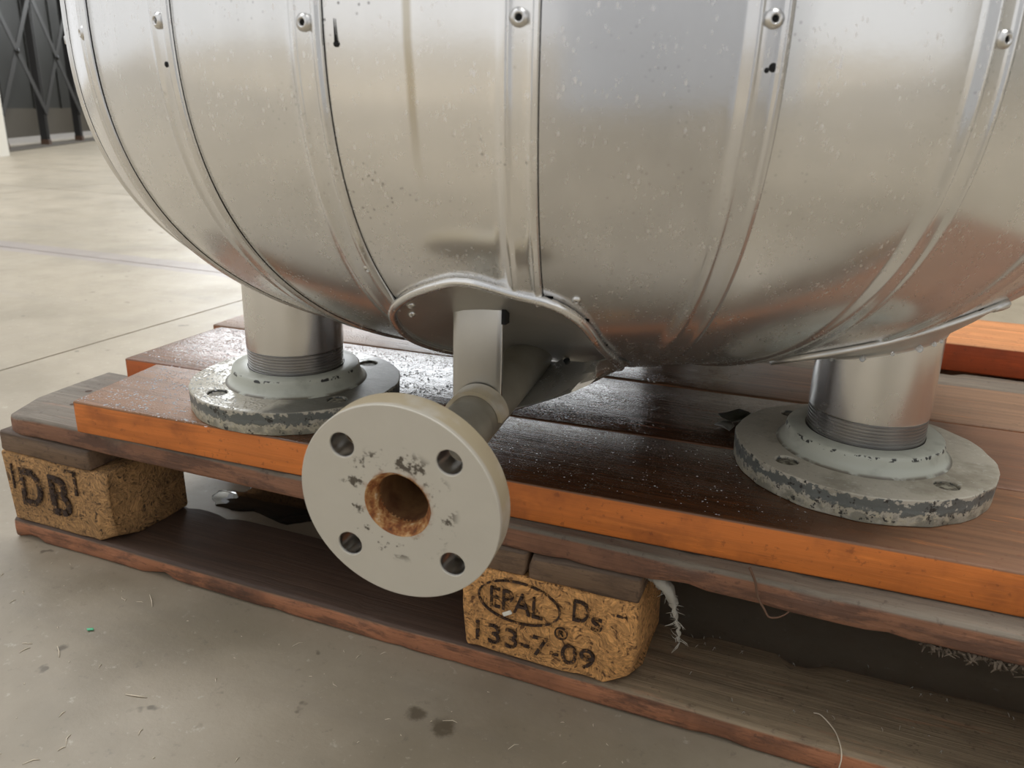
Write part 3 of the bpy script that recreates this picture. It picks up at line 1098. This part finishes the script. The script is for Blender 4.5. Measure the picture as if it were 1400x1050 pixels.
RIM_XY = [(.518, -.079), (.527, -.0995), (.546, -.115), (.569, -.1235), (.588, -.125), (.610, -.117), (.632, -.1065), (.644, -.088), (.647, -.056), (.648, -.029),
          (.640, .020), (.615, .050), (.580, .058), (.545, .038), (.522, -.002), (.513, -.045)]


def in_oval(P):
    if P.z > VZ:
        return False
    ins = False
    m = len(RIM_XY)
    for i in range(m):
        (x1, y1), (x2, y2) = RIM_XY[i], RIM_XY[(i + 1) % m]
        if (y1 > P.y) != (y2 > P.y) and P.x < (x2 - x1) * (P.y - y1) / (y2 - y1) + x1:
            ins = not ins
    return ins


panel_objs = []
for k in range(26):
    aR = SEAM[k]                                   # right edge at seam k, left edge at seam k-1
    DA = SEAM[k] - SEAM[k - 1] if k else SEAM[0] + 2 * pi - SEAM[25]
    cols = []
    for (r, z) in PROF:
        pass
    nfr = 14
    ncol = len(US) + nfr
    vs, fs = [], []
    for i, (r, z) in enumerate(PROF):
        nr, nzv = prof_nrm(i)
        full = DA * r
        for c in range(ncol):
            if c < len(US):
                u = min(US[c], full * .45 * US[c] / US[-1])
            else:
                f = (c - len(US) + 1) / nfr
                u0 = min(US[-1], full * .45)
                u = u0 + (full - .0005 - u0) * f
            a = aR - u / r
            off = u_off(u, z) if full > .05 else .0008
            f2 = u / full
            q = Vector((sin(a) * 3 + k * 2.3, cos(a) * 3, z * 5))
            off += noise.noise(q) * .0011 * min(1, f2 * 4) * min(1, (1 - f2) * 8)
            off += noise.noise(q * 4.0) * .00016
            rr = r + nr * off
            vs.append((VC.x + rr * sin(a), VC.y - rr * cos(a), z + nzv * off))
    for i in range(len(PROF) - 1):
        for c in range(ncol - 1):
            fs.append((i * ncol + c, i * ncol + c + 1, (i + 1) * ncol + c + 1, (i + 1) * ncol + c))
    if k in (2, 3, 4, 5):
        fs = [f for f in fs if not in_oval(sum((Vector(vs[i]) for i in f), Vector()) / len(f))]
    mt = {4: M_clad_dull, 3: M_clad_bright}.get(k, M_clad)
    o = mesh_obj('cladding_panel', vs, fs, mt, ves)
    panel_objs.append(o)
# insulation body just inside, coloured black to paint the shade in seams and holes
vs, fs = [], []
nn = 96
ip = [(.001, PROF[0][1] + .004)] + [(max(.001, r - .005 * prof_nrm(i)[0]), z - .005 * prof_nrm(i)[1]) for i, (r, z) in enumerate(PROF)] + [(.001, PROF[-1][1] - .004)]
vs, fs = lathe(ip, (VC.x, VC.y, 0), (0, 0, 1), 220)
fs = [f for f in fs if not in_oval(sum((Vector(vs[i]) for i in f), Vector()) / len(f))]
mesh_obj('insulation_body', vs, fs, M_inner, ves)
cp_ = [(VR * cos(a_) ** (2 / VM), VZ - VH * sin(a_) ** (2 / VM) + .0015) for a_ in [1.09 + (1.5 - 1.09) * k / 12 for k in range(13)]] + [(.002, VZ - VH + .0015)]
vs, fs = lathe(cp_, (VC.x, VC.y, 0), (0, 0, 1), 120)
fs = [f for f in fs if not in_oval(sum((Vector(vs[i]) for i in f), Vector()) / len(f))]
mesh_obj('bottom_cap', vs, fs, M_cap, ves)
r1, z1 = PROF[-1]
vs, fs = lathe([(.001, z1 + .006), (r1 * .6, z1 + .005), (r1 + .03, z1 + .002), (r1 + .03, z1 - .002)], (VC.x, VC.y, 0), (0, 0, 1), 48)
mesh_obj('top_cap', vs, fs, M_collar, ves)

# rivets: one mesh with a hollow centre, copied with obj.copy()
vs, fs = lathe([(.0010, -.0008), (.0011, .0008), (.0014, .0013), (.0018, .0014), (.0024, .0007), (.0031, .0003), (.0032, -.0012)], (0, 0, 0), (0, 0, 1), 20)
vs2, fs2 = lathe([(.0001, .0002), (.0012, .0002)], (0, 0, 0), (0, 0, 1), 12)
riv_me = bpy.data.meshes.new('rivet')
vv, ff = merge((vs, fs), (vs2, fs2))
riv_me.from_pydata([tuple(v) for v in vv], [], ff)
for i, f in enumerate(riv_me.polygons):
    f.use_smooth = True
    f.material_index = 1 if i >= len(fs) else 0
riv_me.materials.append(M_rivet)
riv_me.materials.append(M_black)


def rivet_at(parent, P, n, sc=1.0):
    o = bpy.data.objects.new('rivet', riv_me)
    o.location = P - ORG[parent.name]
    o.rotation_mode = 'QUATERNION'
    o.rotation_quaternion = n.to_track_quat('Z', 'Y')
    o.scale = (sc, sc, sc)
    link(o, parent)
    return o


def hole_at(parent, P, n, r):
    vs, fs = lathe([(.00005, .0002), (r, .0001), (r * 1.2, -.0004)], P, n, 14)
    mesh_obj('drill_hole', vs, fs, M_black, parent)


for k in range(26):
    a = SEAM[k]
    for z in (.485, .64, .80):
        zz = z + .002 * math.sin(k * 2.1)
        r = dome_r(min(zz, VZ))
        P, n = dome_pt(a - .0090 / r, min(zz, VZ), .0024)
        P.z = zz
        rivet_at(panel_objs[k], P, n, 1.35)
for (a, z, k) in ((-.024, .361, 2),):
    P, n = dome_pt(a - .004, z, .0016)
    rivet_at(panel_objs[k], P, n, .85)
for (a, z, k, r) in ((.4447, .4676, 4, .0019), (.4387, .4664, 4, .0011), (-.2658, .4653, 1, .0014), (-.0013, .474, 3, .0012), (1.0138, .3329, 7, .0016), (.8426, .288, 6, .0012)):
    P, n = dome_pt(a, z, .0020 if k != 3 else .0006)
    hole_at(panel_objs[k], P, n, r)
# short drip line above the small hole
P, n = dome_pt(-.0013, .474, .0006)
vs, fs = tube([P + Vector((0, 0, .001)), P + Vector((-.0002, -.0001, .006)), P + Vector((-.0003, -.0003, .011))], [.0006, .0004, .0002], 5)
mesh_obj('drip_mark', vs, fs, M_black, panel_objs[3])

# --- feet: pipe, thread, flange with hub
FOOT_PROF_HUB = [(.0452, .2125), (.0580, .2125), (.0592, .2112), (.0597, .2090), (.0602, .2050), (.0612, .2018), (.0632, .1992), (.0660, .1978), (.0665, .1960)]


def foot(cx, cy, zb, hole_ph, top):
    dz = zb - .176
    pr = [(.0425, zb + .002)]
    z = zb + .030
    pr += [(.0440, zb + .004), (.0440, z)]
    # thread grooves
    for k in range(9):
        pr += [(.0445, z + .0004), (.0445, z + .0014), (.0437, z + .0019), (.0437, z + .0023)]
        z += .0027
    pr += [(.0448, z + .0008), (.0450, z + .002), (.0450, top), (.0430, top)]
    leg = mesh_obj('leg', *lathe([q for q in pr if q[1] >= z], (cx, cy, 0), (0, 0, 1), 72), M_steel, ves, autosm=1.2)
    thr = mesh_obj('thread', *lathe([q for q in pr if q[1] <= z + .0009], (cx, cy, 0), (0, 0, 1), 72), M_thread, leg, autosm=.5)
    loops = [circle(.0985, 96)] + [circle(.0455, 64)]
    for k in range(4):
        a = hole_ph + k * pi / 2
        loops.append(circle(.0088, 20, .0785 * cos(a), .0785 * sin(a)))
    vs, fs = plate_from_loops(loops, .0215, .0012)
    q = []
    for v in vs:
        rr = math.hypot(v.x, v.y)
        w = noise.noise(Vector((v.x * 60 + cx * 40, v.y * 60, v.z * 90)))
        e = .0016 * w if rr > .09 else 0
        if rr > .09 and v.z < .006:
            e -= .0010
        q.append(Vector((cx + v.x * (1 + e / max(rr, .01)), cy + v.y * (1 + e / max(rr, .01)), zb + v.z)))
    vs, fs = weld(q, fs)
    fl = mesh_obj('foot_flange', vs, fs, M_flange, leg, autosm=.25)
    vs, fs = lathe([(r, h + dz) for r, h in FOOT_PROF_HUB], (cx, cy, 0), (0, 0, 1), 80)
    mesh_obj('hub', vs, fs, M_hub, leg, autosm=1.2)
    for k in range(4):
        a = hole_ph + k * pi / 2
        vs, fs = lathe([(.0001, .0196), (.0070, .0198), (.0088, .0186)], (cx + .0785 * cos(a), cy + .0785 * sin(a), zb), (0, 0, 1), 18)
        mesh_obj('hole_plug', vs, fs, M_plug, leg)
    return leg


LEG_R = (.8125, .1505)
LEG_L = (.3060, .0940)
foot(LEG_R[0], LEG_R[1], .176, radians(-42.9), .325)
foot_l = foot(LEG_L[0], LEG_L[1], .176, radians(-118), .318)
foot(.5730, .5840, .1818, radians(20), .315)

# --- collar of the front foot: cone from a beaded lip on the dome to the pipe
outer, inner = [], []
NL = 48
for k in range(NL):
    ps = 2 * pi * k / NL
    d = math.degrees(ps)

    def lobe(c, w):
        q = (d - c + 180) % 360 - 180
        return math.exp(-(q / w) ** 2)
    rad_ = .066 + .047 * lobe(237, 26) + .012 * lobe(330, 34) + .004 * lobe(285, 20)
    x, y = LEG_R[0] + rad_ * cos(ps), LEG_R[1] + rad_ * sin(ps)
    P, n = dome_proj(x, y, .0022)
    outer.append(P)
    xi, yi = LEG_R[0] + .0460 * cos(ps), LEG_R[1] + .0460 * sin(ps)
    Pi, ni = dome_proj(xi, yi, 0)
    zi = min(Pi.z - .004, .2875 + .30 * (xi - LEG_R[0]))
    inner.append(Vector((xi, yi, zi)))
mid = [(a * .5 + b * .5) + Vector((0, 0, -.0015)) for a, b in zip(outer, inner)]
skirt = [Vector((p_.x, p_.y, p_.z - .003)) for p_ in inner]
vs = outer + mid + inner + skirt
fs = []
for r_ in range(3):
    for k in range(NL):
        k2 = (k + 1) % NL
        fs.append((r_ * NL + k, r_ * NL + k2, (r_ + 1) * NL + k2, (r_ + 1) * NL + k))
fc = mesh_obj('foot_collar', vs, fs, M_collar, ves)
loop = outer + [outer[0], outer[1]]
mesh_obj('collar_lip', *tube(loop, .0024, 8, False), M_collar, fc)
# swollen, curled front end of the lip
kk = [k for k in range(NL) if 318 <= k * 360 / NL <= 352]
mesh_obj('lip_curl', *tube([outer[k] + Vector((0, 0, -.0006)) for k in kk], [.0025 + .0012 * sin(pi * i / (len(kk) - 1)) for i in range(len(kk))], 10), M_collar, fc)
for (k_, f_, r_) in ((30, 1.0, .0019), (34, .98, .0023), (37, .9, .0016), (40, .95, .0026), (42, .97, .0018), (43, .95, .0015)):
    q = inner[k_] * f_ + outer[k_] * (1 - f_)
    d_ = Vector((q.x - LEG_R[0], q.y - LEG_R[1], 0)).normalized()
    vs, fs = lathe([(.0002, -1.25), (.62, -.95), (.95, -.35), (.85, .35), (.45, .8), (.0002, 1.0)], (0, 0, 0), (0, 0, 1), 10)
    vs = [q + d_ * .0008 + Vector((0, 0, -.0022)) + v * r_ for v in vs]
    mesh_obj('water_drop', vs, fs, M_dew2, fc)

# --- outlet pipe, its flange and bracket
nb = -NOZ_N
pu = nb.cross(Vector((0, 0, 1))).normalized()      # to the right seen from the front
pv = pu.cross(nb).normalized()                      # up


def ax(s, ru=0.0, rv=0.0):
    return NOZ_C + nb * s + pu * ru + pv * rv


vs, fs = lathe([(.0151, .009), (.0151, .30), (.0002, .302)], NOZ_C, nb, 40)
pipe_vf = lathe([(.0153, .0062), (.0168, .0062), (.0168, .0155), (.0215, .0158), (.0195, .020), (.0172, .024), (.0168, .026), (.0168, .100), (.0170, .101), (.0168, .102), (.0168, .245)], NOZ_C, nb, 44)
opipe = mesh_obj('outlet_pipe', *pipe_vf, M_opipe, ves, autosm=.9)
mesh_obj('pipe_bore', vs, fs, M_inside, opipe)
mesh_obj('pipe_end_ring', *lathe([(.0151, .0105), (.0151, .0060), (.0158, .0046), (.0168, .0034), (.0182, .0012), (.0187, -.0001), (.0192, -.0001)], NOZ_C, nb, 44), M_bore, opipe)
loops = [circle(.0575, 110), circle(.0188, 64)]
for k in range(4):
    a = pi / 4 + k * pi / 2
    loops.append(circle(.0071, 28, .0430 * cos(a), .0430 * sin(a)))
vs, fs = plate_from_loops(loops, .0165, .0006)
vs, fs = weld([ax(v.z, v.x, v.y) for v in vs], fs)
ofl = mesh_obj('outlet_flange', vs, fs, M_outlet, opipe, autosm=.25)
for k in range(4):
    a = pi / 4 + k * pi / 2
    mesh_obj('bolt_hole_wall', *lathe([(.0070, .0012), (.0070, .0155), (.0073, .0158), (.0073, .0010), (.0070, .0012)], ax(0, .0430 * cos(a), .0430 * sin(a)), nb, 28), M_thread, opipe, autosm=.8)

# bracket strap standing on the pipe
SY = -.0605
vs, fs = board_vf(.0345, .0030, .0700, at(.5475, SY, .2600), seed=70, r=.0006, nx=10, amp=.0003, endround=.0006)
mesh_obj('bracket_strap', vs, fs, M_strap, ves, autosm=.8)
vs, fs = [], []
n_ = 20
for (s, r) in ((.1115, .0170), (.1115, .0196), (.1250, .0200), (.1250, .0170)):
    for k in range(n_ + 1):
        a = radians(2 + 196 * k / n_)
        sh = -.010 * max(0, -cos(a)) ** 6 if s < .12 else 0
        vs.append(ax(s + sh, r * cos(a), r * sin(a)))
for j in range(4):
    j2 = (j + 1) % 4
    for k in range(n_):
        fs.append((j * (n_ + 1) + k, j * (n_ + 1) + k + 1, j2 * (n_ + 1) + k + 1, j2 * (n_ + 1) + k))
fs += [tuple(j * (n_ + 1) for j in range(4)), tuple(j * (n_ + 1) + n_ for j in range(4))]
mesh_obj('pipe_saddle', vs, fs, M_flange if False else M_outlet, opipe, autosm=.6)

# --- outlet collar: oval patch with beaded rim funnelled onto the pipe
rim_ctrl = RIM_XY
rim = []
for q in catmull([(x, y, 0) for x, y in rim_ctrl], 4, True):
    P, n = dome_proj(q.x, q.y, .0026)
    rim.append(P)
NR = len(rim)
ctr = Vector((sum(q.x for q in rim) / NR, sum(q.y for q in rim) / NR, 0))
vs, fs = [], []
FR = [1.0, .94, .86, .74, .6, .45, .3, .15]
for f in FR:
    for q in rim:
        x, y = ctr.x + (q.x - ctr.x) * f, ctr.y + (q.y - ctr.y) * f
        dp = 1 - f
        off = .0022 - .0016 * min(1, dp / .06) - .0185 * (1 - (1 - min(1, dp * 1.35)) ** 2)
        P, n = dome_proj(x, y, off)
        P += Vector((noise.noise(P * 25), noise.noise(P * 25 + Vector((3, 1, 2))), noise.noise(P * 25 + Vector((7, 7, 1))))) * .0010 * (1 - f)
        vs.append(P)
for j in range(len(FR) - 1):
    for k in range(NR):
        k2 = (k + 1) % NR
        fs.append((j * NR + k, j * NR + k2, (j + 1) * NR + k2, (j + 1) * NR + k))
fs.append(tuple((len(FR) - 1) * NR + k for k in range(NR)))
oc = mesh_obj('outlet_collar', vs, fs, M_collar, ves)
mesh_obj('collar_rim', *tube(rim + rim[:2], .0030, 10, False), M_clad, oc)
for i in (4, 14, 26, 33, 1):
    q = rim[i]
    P, n = dome_proj(ctr.x + (q.x - ctr.x) * .88, ctr.y + (q.y - ctr.y) * .88, -.0045)
    rivet_at(oc, P, n, .95)
P, n = dome_pt(.2634, .3501, .0006)
rivet_at(panel_objs[4], P, n, .8)
# torn slot at the top of the strap
mesh_obj('torn_slot', *box_vf(.5822, .5850, -.0625, -.0560, .3190, .3300), M_black, oc, smooth=False)
# loose sheet flap wrapped under the pipe
top = [ax(.158, .000, -.0172), ax(.164, .0100, -.0138), ax(.190, .0126, -.0110), ax(.222, .0132, -.0102), ax(.254, .0150, -.0070)]
far = [dome_proj(x, y, .0012)[0] for x, y in ((.632, .040), (.644, .020), (.651, .004), (.652, -.012), (.648, -.030))]
rows = 7
vs, fs = [], []
for lay in (0, .0010):
    for j in range(rows):
        w = j / (rows - 1)
        for a, b in zip(top, far):
            q = a * (1 - w) + b * w
            q = q + Vector((.35, -.2, -1)).normalized() * (.004 * sin(pi * w)) + Vector((0, 0, lay))
            vs.append(q)
m5 = len(top)
for lay in (0, 1):
    b0 = lay * rows * m5
    for j in range(rows - 1):
        for k in range(m5 - 1):
            fs.append((b0 + j * m5 + k, b0 + j * m5 + k + 1, b0 + (j + 1) * m5 + k + 1, b0 + (j + 1) * m5 + k))
for k in range(m5 - 1):
    fs.append((k, k + 1, rows * m5 + k + 1, rows * m5 + k))
for j in range(rows - 1):
    for c0 in (0, m5 - 1):
        fs.append((j * m5 + c0, (j + 1) * m5 + c0, rows * m5 + (j + 1) * m5 + c0, rows * m5 + j * m5 + c0))
mesh_obj('sheet_flap', vs, fs, M_clad, oc, autosm=.8)
P = top[4] * .75 + far[4] * .25
hole_at(oc, P + Vector((.0, -.0015, -.0015)), Vector((.5, -.7, -.4)).normalized(), .0022)

# ------------------------------------------------------------------ dew on planks and the left foot
t = NT('dew')
M_dew_glint = t.done((.90, .93, .96), .08)  # whitish colour stands in for the glints of the drops
t.set(t.b.inputs['Transmission Weight'], .55)
t.set(t.b.inputs['IOR'], 1.33)


def dew(n, rect, zf, ok, r0, r1, seed):
    rnd = random.Random(seed)
    vs, fs = [], []
    k = 0
    while k < n:
        x, y = rnd.uniform(rect[0], rect[1]), rnd.uniform(rect[2], rect[3])
        k += 1
        if not ok(x, y):
            continue
        if noise.noise(Vector((x * 45, y * 60, seed))) + rnd.uniform(-.35, .35) < -.05:
            continue
        r = r0 + (r1 - r0) * rnd.random() ** 3
        z = zf(x, y)
        b = len(vs)
        for (rr, h) in ((1.0, -.1), (.75, .26)):
            for q in range(6):
                a = q * pi / 3 + k
                vs.append(Vector((x + r * rr * cos(a) * 1.1, y + r * rr * sin(a), z + h * r)))
        vs.append(Vector((x, y, z + .38 * r)))
        for q in range(6):
            q2 = (q + 1) % 6
            fs.append((b + q, b + q2, b + 6 + q2, b + 6 + q))
            fs.append((b + 6 + q, b + 6 + q2, b + 12))
    return vs, fs


def off_flange(x, y, r=.101):
    return math.hypot(x - LEG_L[0], y - LEG_L[1]) > r


for par, args in (
    (planks[0], (2600, (.112, .33, -.004, .118), lambda x, y: PZ + PT, lambda x, y: off_flange(x, y) and x > .125 - .14 * (y + .005), .0004, .0014, 1)),
    (planks[0], (700, (.40, .78, .02, .14), lambda x, y: PZ + PT, lambda x, y: True, .0003, .0009, 2)),
    (planks[1], (5200, (.062, .56, .135, .268), lambda x, y: PZ + PT, lambda x, y: off_flange(x, y) and y > .125 + .056 * x, .0004, .0014, 3)),
    (foot_l, (1500, (.205, .300, .0, .19), lambda x, y: .1976, lambda x, y: .068 < math.hypot(x - LEG_L[0], y - LEG_L[1]) < .096, .0004, .0013, 4)),
):
    o = mesh_obj('dew_drops', *dew(*args), M_dew_glint, par)
    o['kind'] = 'stuff'

# ------------------------------------------------------------------ puddle under the pallet
pts2 = [(.135, .150), (.160, .143), (.200, .148), (.245, .140), (.270, .160), (.300, .19), (.290, .24), (.235, .255), (.200, .228), (.170, .236), (.138, .214), (.150, .188), (.118, .176)]
loop = catmull([(x, y, 0) for x, y in pts2], 4, True)
pc = Vector((.21, .19, 0))
vs, fs = [], []
for f, z in ((1.0, .0002), (.97, .0009), (.6, .0011)):
    for q in loop:
        d = q - pc
        g = 1 + .12 * noise.noise(q * 60)
        vs.append(pc + d * f * g + Vector((0, 0, z)))
n_ = len(loop)
for j in (0, 1):
    for k in range(n_):
        k2 = (k + 1) % n_
        fs.append((j * n_ + k, j * n_ + k2, (j + 1) * n_ + k2, (j + 1) * n_ + k))
fs.append(tuple(2 * n_ + k for k in range(n_)))
t = NT('puddle_water')
M_puddle = t.done(s2l(44, 42, 38), .04)
o = mesh_obj('water_puddle', vs, fs, M_puddle, None, origin=(pc.x, pc.y, 0))
tag(o, 'dark puddle of water on the floor under the pallet', 'puddle')

# ------------------------------------------------------------------ small things
random.seed(5)
pts = [Vector((.676, .012, .1205)), Vector((.684, .010, .1195)), Vector((.691, .009, .114)), Vector((.697, .008, .103)), Vector((.700, .007, .091)), Vector((.7035, .008, .078)), Vector((.7045, .009, .072))]
cp = catmull(pts, 5)
rr = [.0012 + .0034 * math.exp(-((i / len(cp) - .25) / .25) ** 2) for i in range(len(cp))]
vs, fs = tube(cp, rr, 10)
vs = [v + Vector((noise.noise(v * 300), noise.noise(v * 300 + Vector((5, 5, 5))) * .6, noise.noise(v * 260))) * .0028 for v in vs]
strands = []
for k in range(60):
    a = random.choice(cp)
    b = a + Vector((random.uniform(-.008, .008), random.uniform(-.006, .006), random.uniform(-.010, .004)))
    strands.append(tube([a, (a + b) / 2 + Vector((random.uniform(-.002, .002), 0, 0)), b], [.0003, .0003, .0001], 4))
o = mesh_obj('cobweb', *merge((vs, fs), *strands), M_web, None, origin=(.7045, .009, .072))
tag(o, 'dusty grey cobweb hanging beside the stamped middle block', 'cobweb')

pts = catmull([(.7470, -.0030, .1530), (.7520, -.0045, .1440), (.7550, -.0050, .1330), (.7600, -.0060, .1260), (.7640, -.0080, .1215), (.7690, -.0070, .1215), (.7735, -.0060, .1240), (.7765, -.0050, .1270)], 5)
o = mesh_obj('dry_stalk', *tube(pts, [.0011 - .0006 * i / len(pts) for i in range(len(pts))], 6), M_rope, None, origin=pts[0])
tag(o, 'thin brown dry stalk caught on the front edge of the pallet deck', 'stalk')
pts = catmull([(.8055, .0330, .0225), (.8110, .0290, .0250), (.8200, .0190, .0235), (.8240, .0060, .0240), (.8260, -.0040, .0200), (.8250, -.0065, .0060), (.8255, -.0120, .0010)], 6)
o = mesh_obj('white_fibre', *tube(pts, .0005, 5), M_thread_w, None, origin=pts[-1])
tag(o, 'thin pale fibre curling over the bottom board of the pallet', 'fibre')


def flake(name, pts2, z, mat, label, cat, seed, th=.0008, curl=.004):
    c = Vector((sum(p_[0] for p_ in pts2) / len(pts2), sum(p_[1] for p_ in pts2) / len(pts2), 0))
    vs, fs = [], []
    ringn = len(pts2)
    for lay in (0, 1):
        for f in (0.0, .5, 1.0):
            for p_ in pts2:
                q = c + (Vector((p_[0], p_[1], 0)) - c) * f
                h = z + .0005 + curl * f * f * (.5 + .5 * noise.noise(Vector((q.x * 90 + seed, q.y * 90, 0)))) + (th if lay else 0)
                vs.append(Vector((q.x, q.y, h)))
    for lay in (0, 1):
        b = lay * 3 * ringn
        for j in (0, 1):
            for k in range(ringn):
                k2 = (k + 1) % ringn
                fs.append((b + j * ringn + k, b + j * ringn + k2, b + (j + 1) * ringn + k2, b + (j + 1) * ringn + k))
    for k in range(ringn):
        k2 = (k + 1) % ringn
        fs.append((2 * ringn + k, 2 * ringn + k2, 5 * ringn + k2, 5 * ringn + k))
    vs, fs = weld(vs, fs, 1e-5)
    o = mesh_obj(name, vs, fs, mat, None, origin=(c.x, c.y, z))
    tag(o, label, cat)
    return o


flake('dead_leaf', [(.690, .214), (.697, .225), (.707, .238), (.716, .235), (.724, .226), (.716, .214), (.704, .206), (.695, .205)], .176, M_leaf,
      'dark dead leaf on the plank beside the nearer flanged foot', 'leaf', 3, curl=.010)
flake('grey_flake', [(.690, .196), (.696, .206), (.704, .205), (.708, .196), (.705, .186), (.698, .190)], .176, M_flake,
      'small pale grey flake beside the dark dead leaf', 'flake', 8, curl=.006)
o = mesh_obj('paint_chip', *board_vf(.0085, .0035, .0012, Matrix.Translation((.5668, -.0045, .0635)) @ Matrix.Rotation(radians(90), 4, 'X') @ Matrix.Rotation(radians(32), 4, 'Z'), seed=90, r=.0005, nx=6, amp=.0006, endround=.0005), M_chipw, None, origin=(.567, -.002, .064))
tag(o, 'white paint chip stuck on the stamped middle block', 'paint chip')
flake('green_scrap', [(.2035, -.091), (.2080, -.088), (.2105, -.0895), (.2060, -.0925)], 0, flat('green_plastic', s2l(92, 190, 140), .5), 'tiny green plastic scrap on the concrete floor', 'scrap', 4, curl=.001)

# dust fluff on the bottom board and bits on the floor: nobody could count them
random.seed(21)
parts = []
for k in range(34):
    x = random.uniform(.70, .98)
    y = random.choice((random.gauss(.088, .008), random.uniform(.004, .095)))
    c = Vector((x, y, .0232))
    for j in range(2):
        d = Vector((random.uniform(-.003, .003), random.uniform(-.002, .002), random.uniform(.0, .003)))
        parts.append(tube([c - d * .5, c + Vector((0, 0, .0015)), c + d * .5 + Vector((0, 0, .001))], [.0001, .00025, .0001], 4))
o = mesh_obj('dust_fluff', *merge(*parts), M_web, pal)
o['kind'] = 'stuff'
parts = []
for k in range(420):
    x, y = random.uniform(-.5, 1.0), random.uniform(-.45, .0)
    if y > -.012:
        continue
    a = random.uniform(0, pi)
    l = abs(random.gauss(0, .004)) + .0008
    d = Vector((cos(a), sin(a), 0)) * l
    c = Vector((x, y, .0004))
    parts.append(tube([c - d * .5, c + d * .15 + Vector((-d.y, d.x, 0)) * .15, c + d * .5], [.0002, .0004, .0002], 4))
for (a, b) in (((.212, -.027), (.229, -.041)), ((.200, -.118), (.214, -.128)), ((.30, -.14), (.318, -.136))):
    parts.append(tube([(*a, .0006), ((a[0] + b[0]) / 2 + .001, (a[1] + b[1]) / 2, .0008), (*b, .0006)], [.0003, .0006, .0003], 5))
o = mesh_obj('floor_litter', *merge(*parts), M_thread_w, None, origin=(.2, -.2, 0))
tag(o, 'scattered pale fibres and crumbs on the concrete floor', 'litter', None, 'stuff')
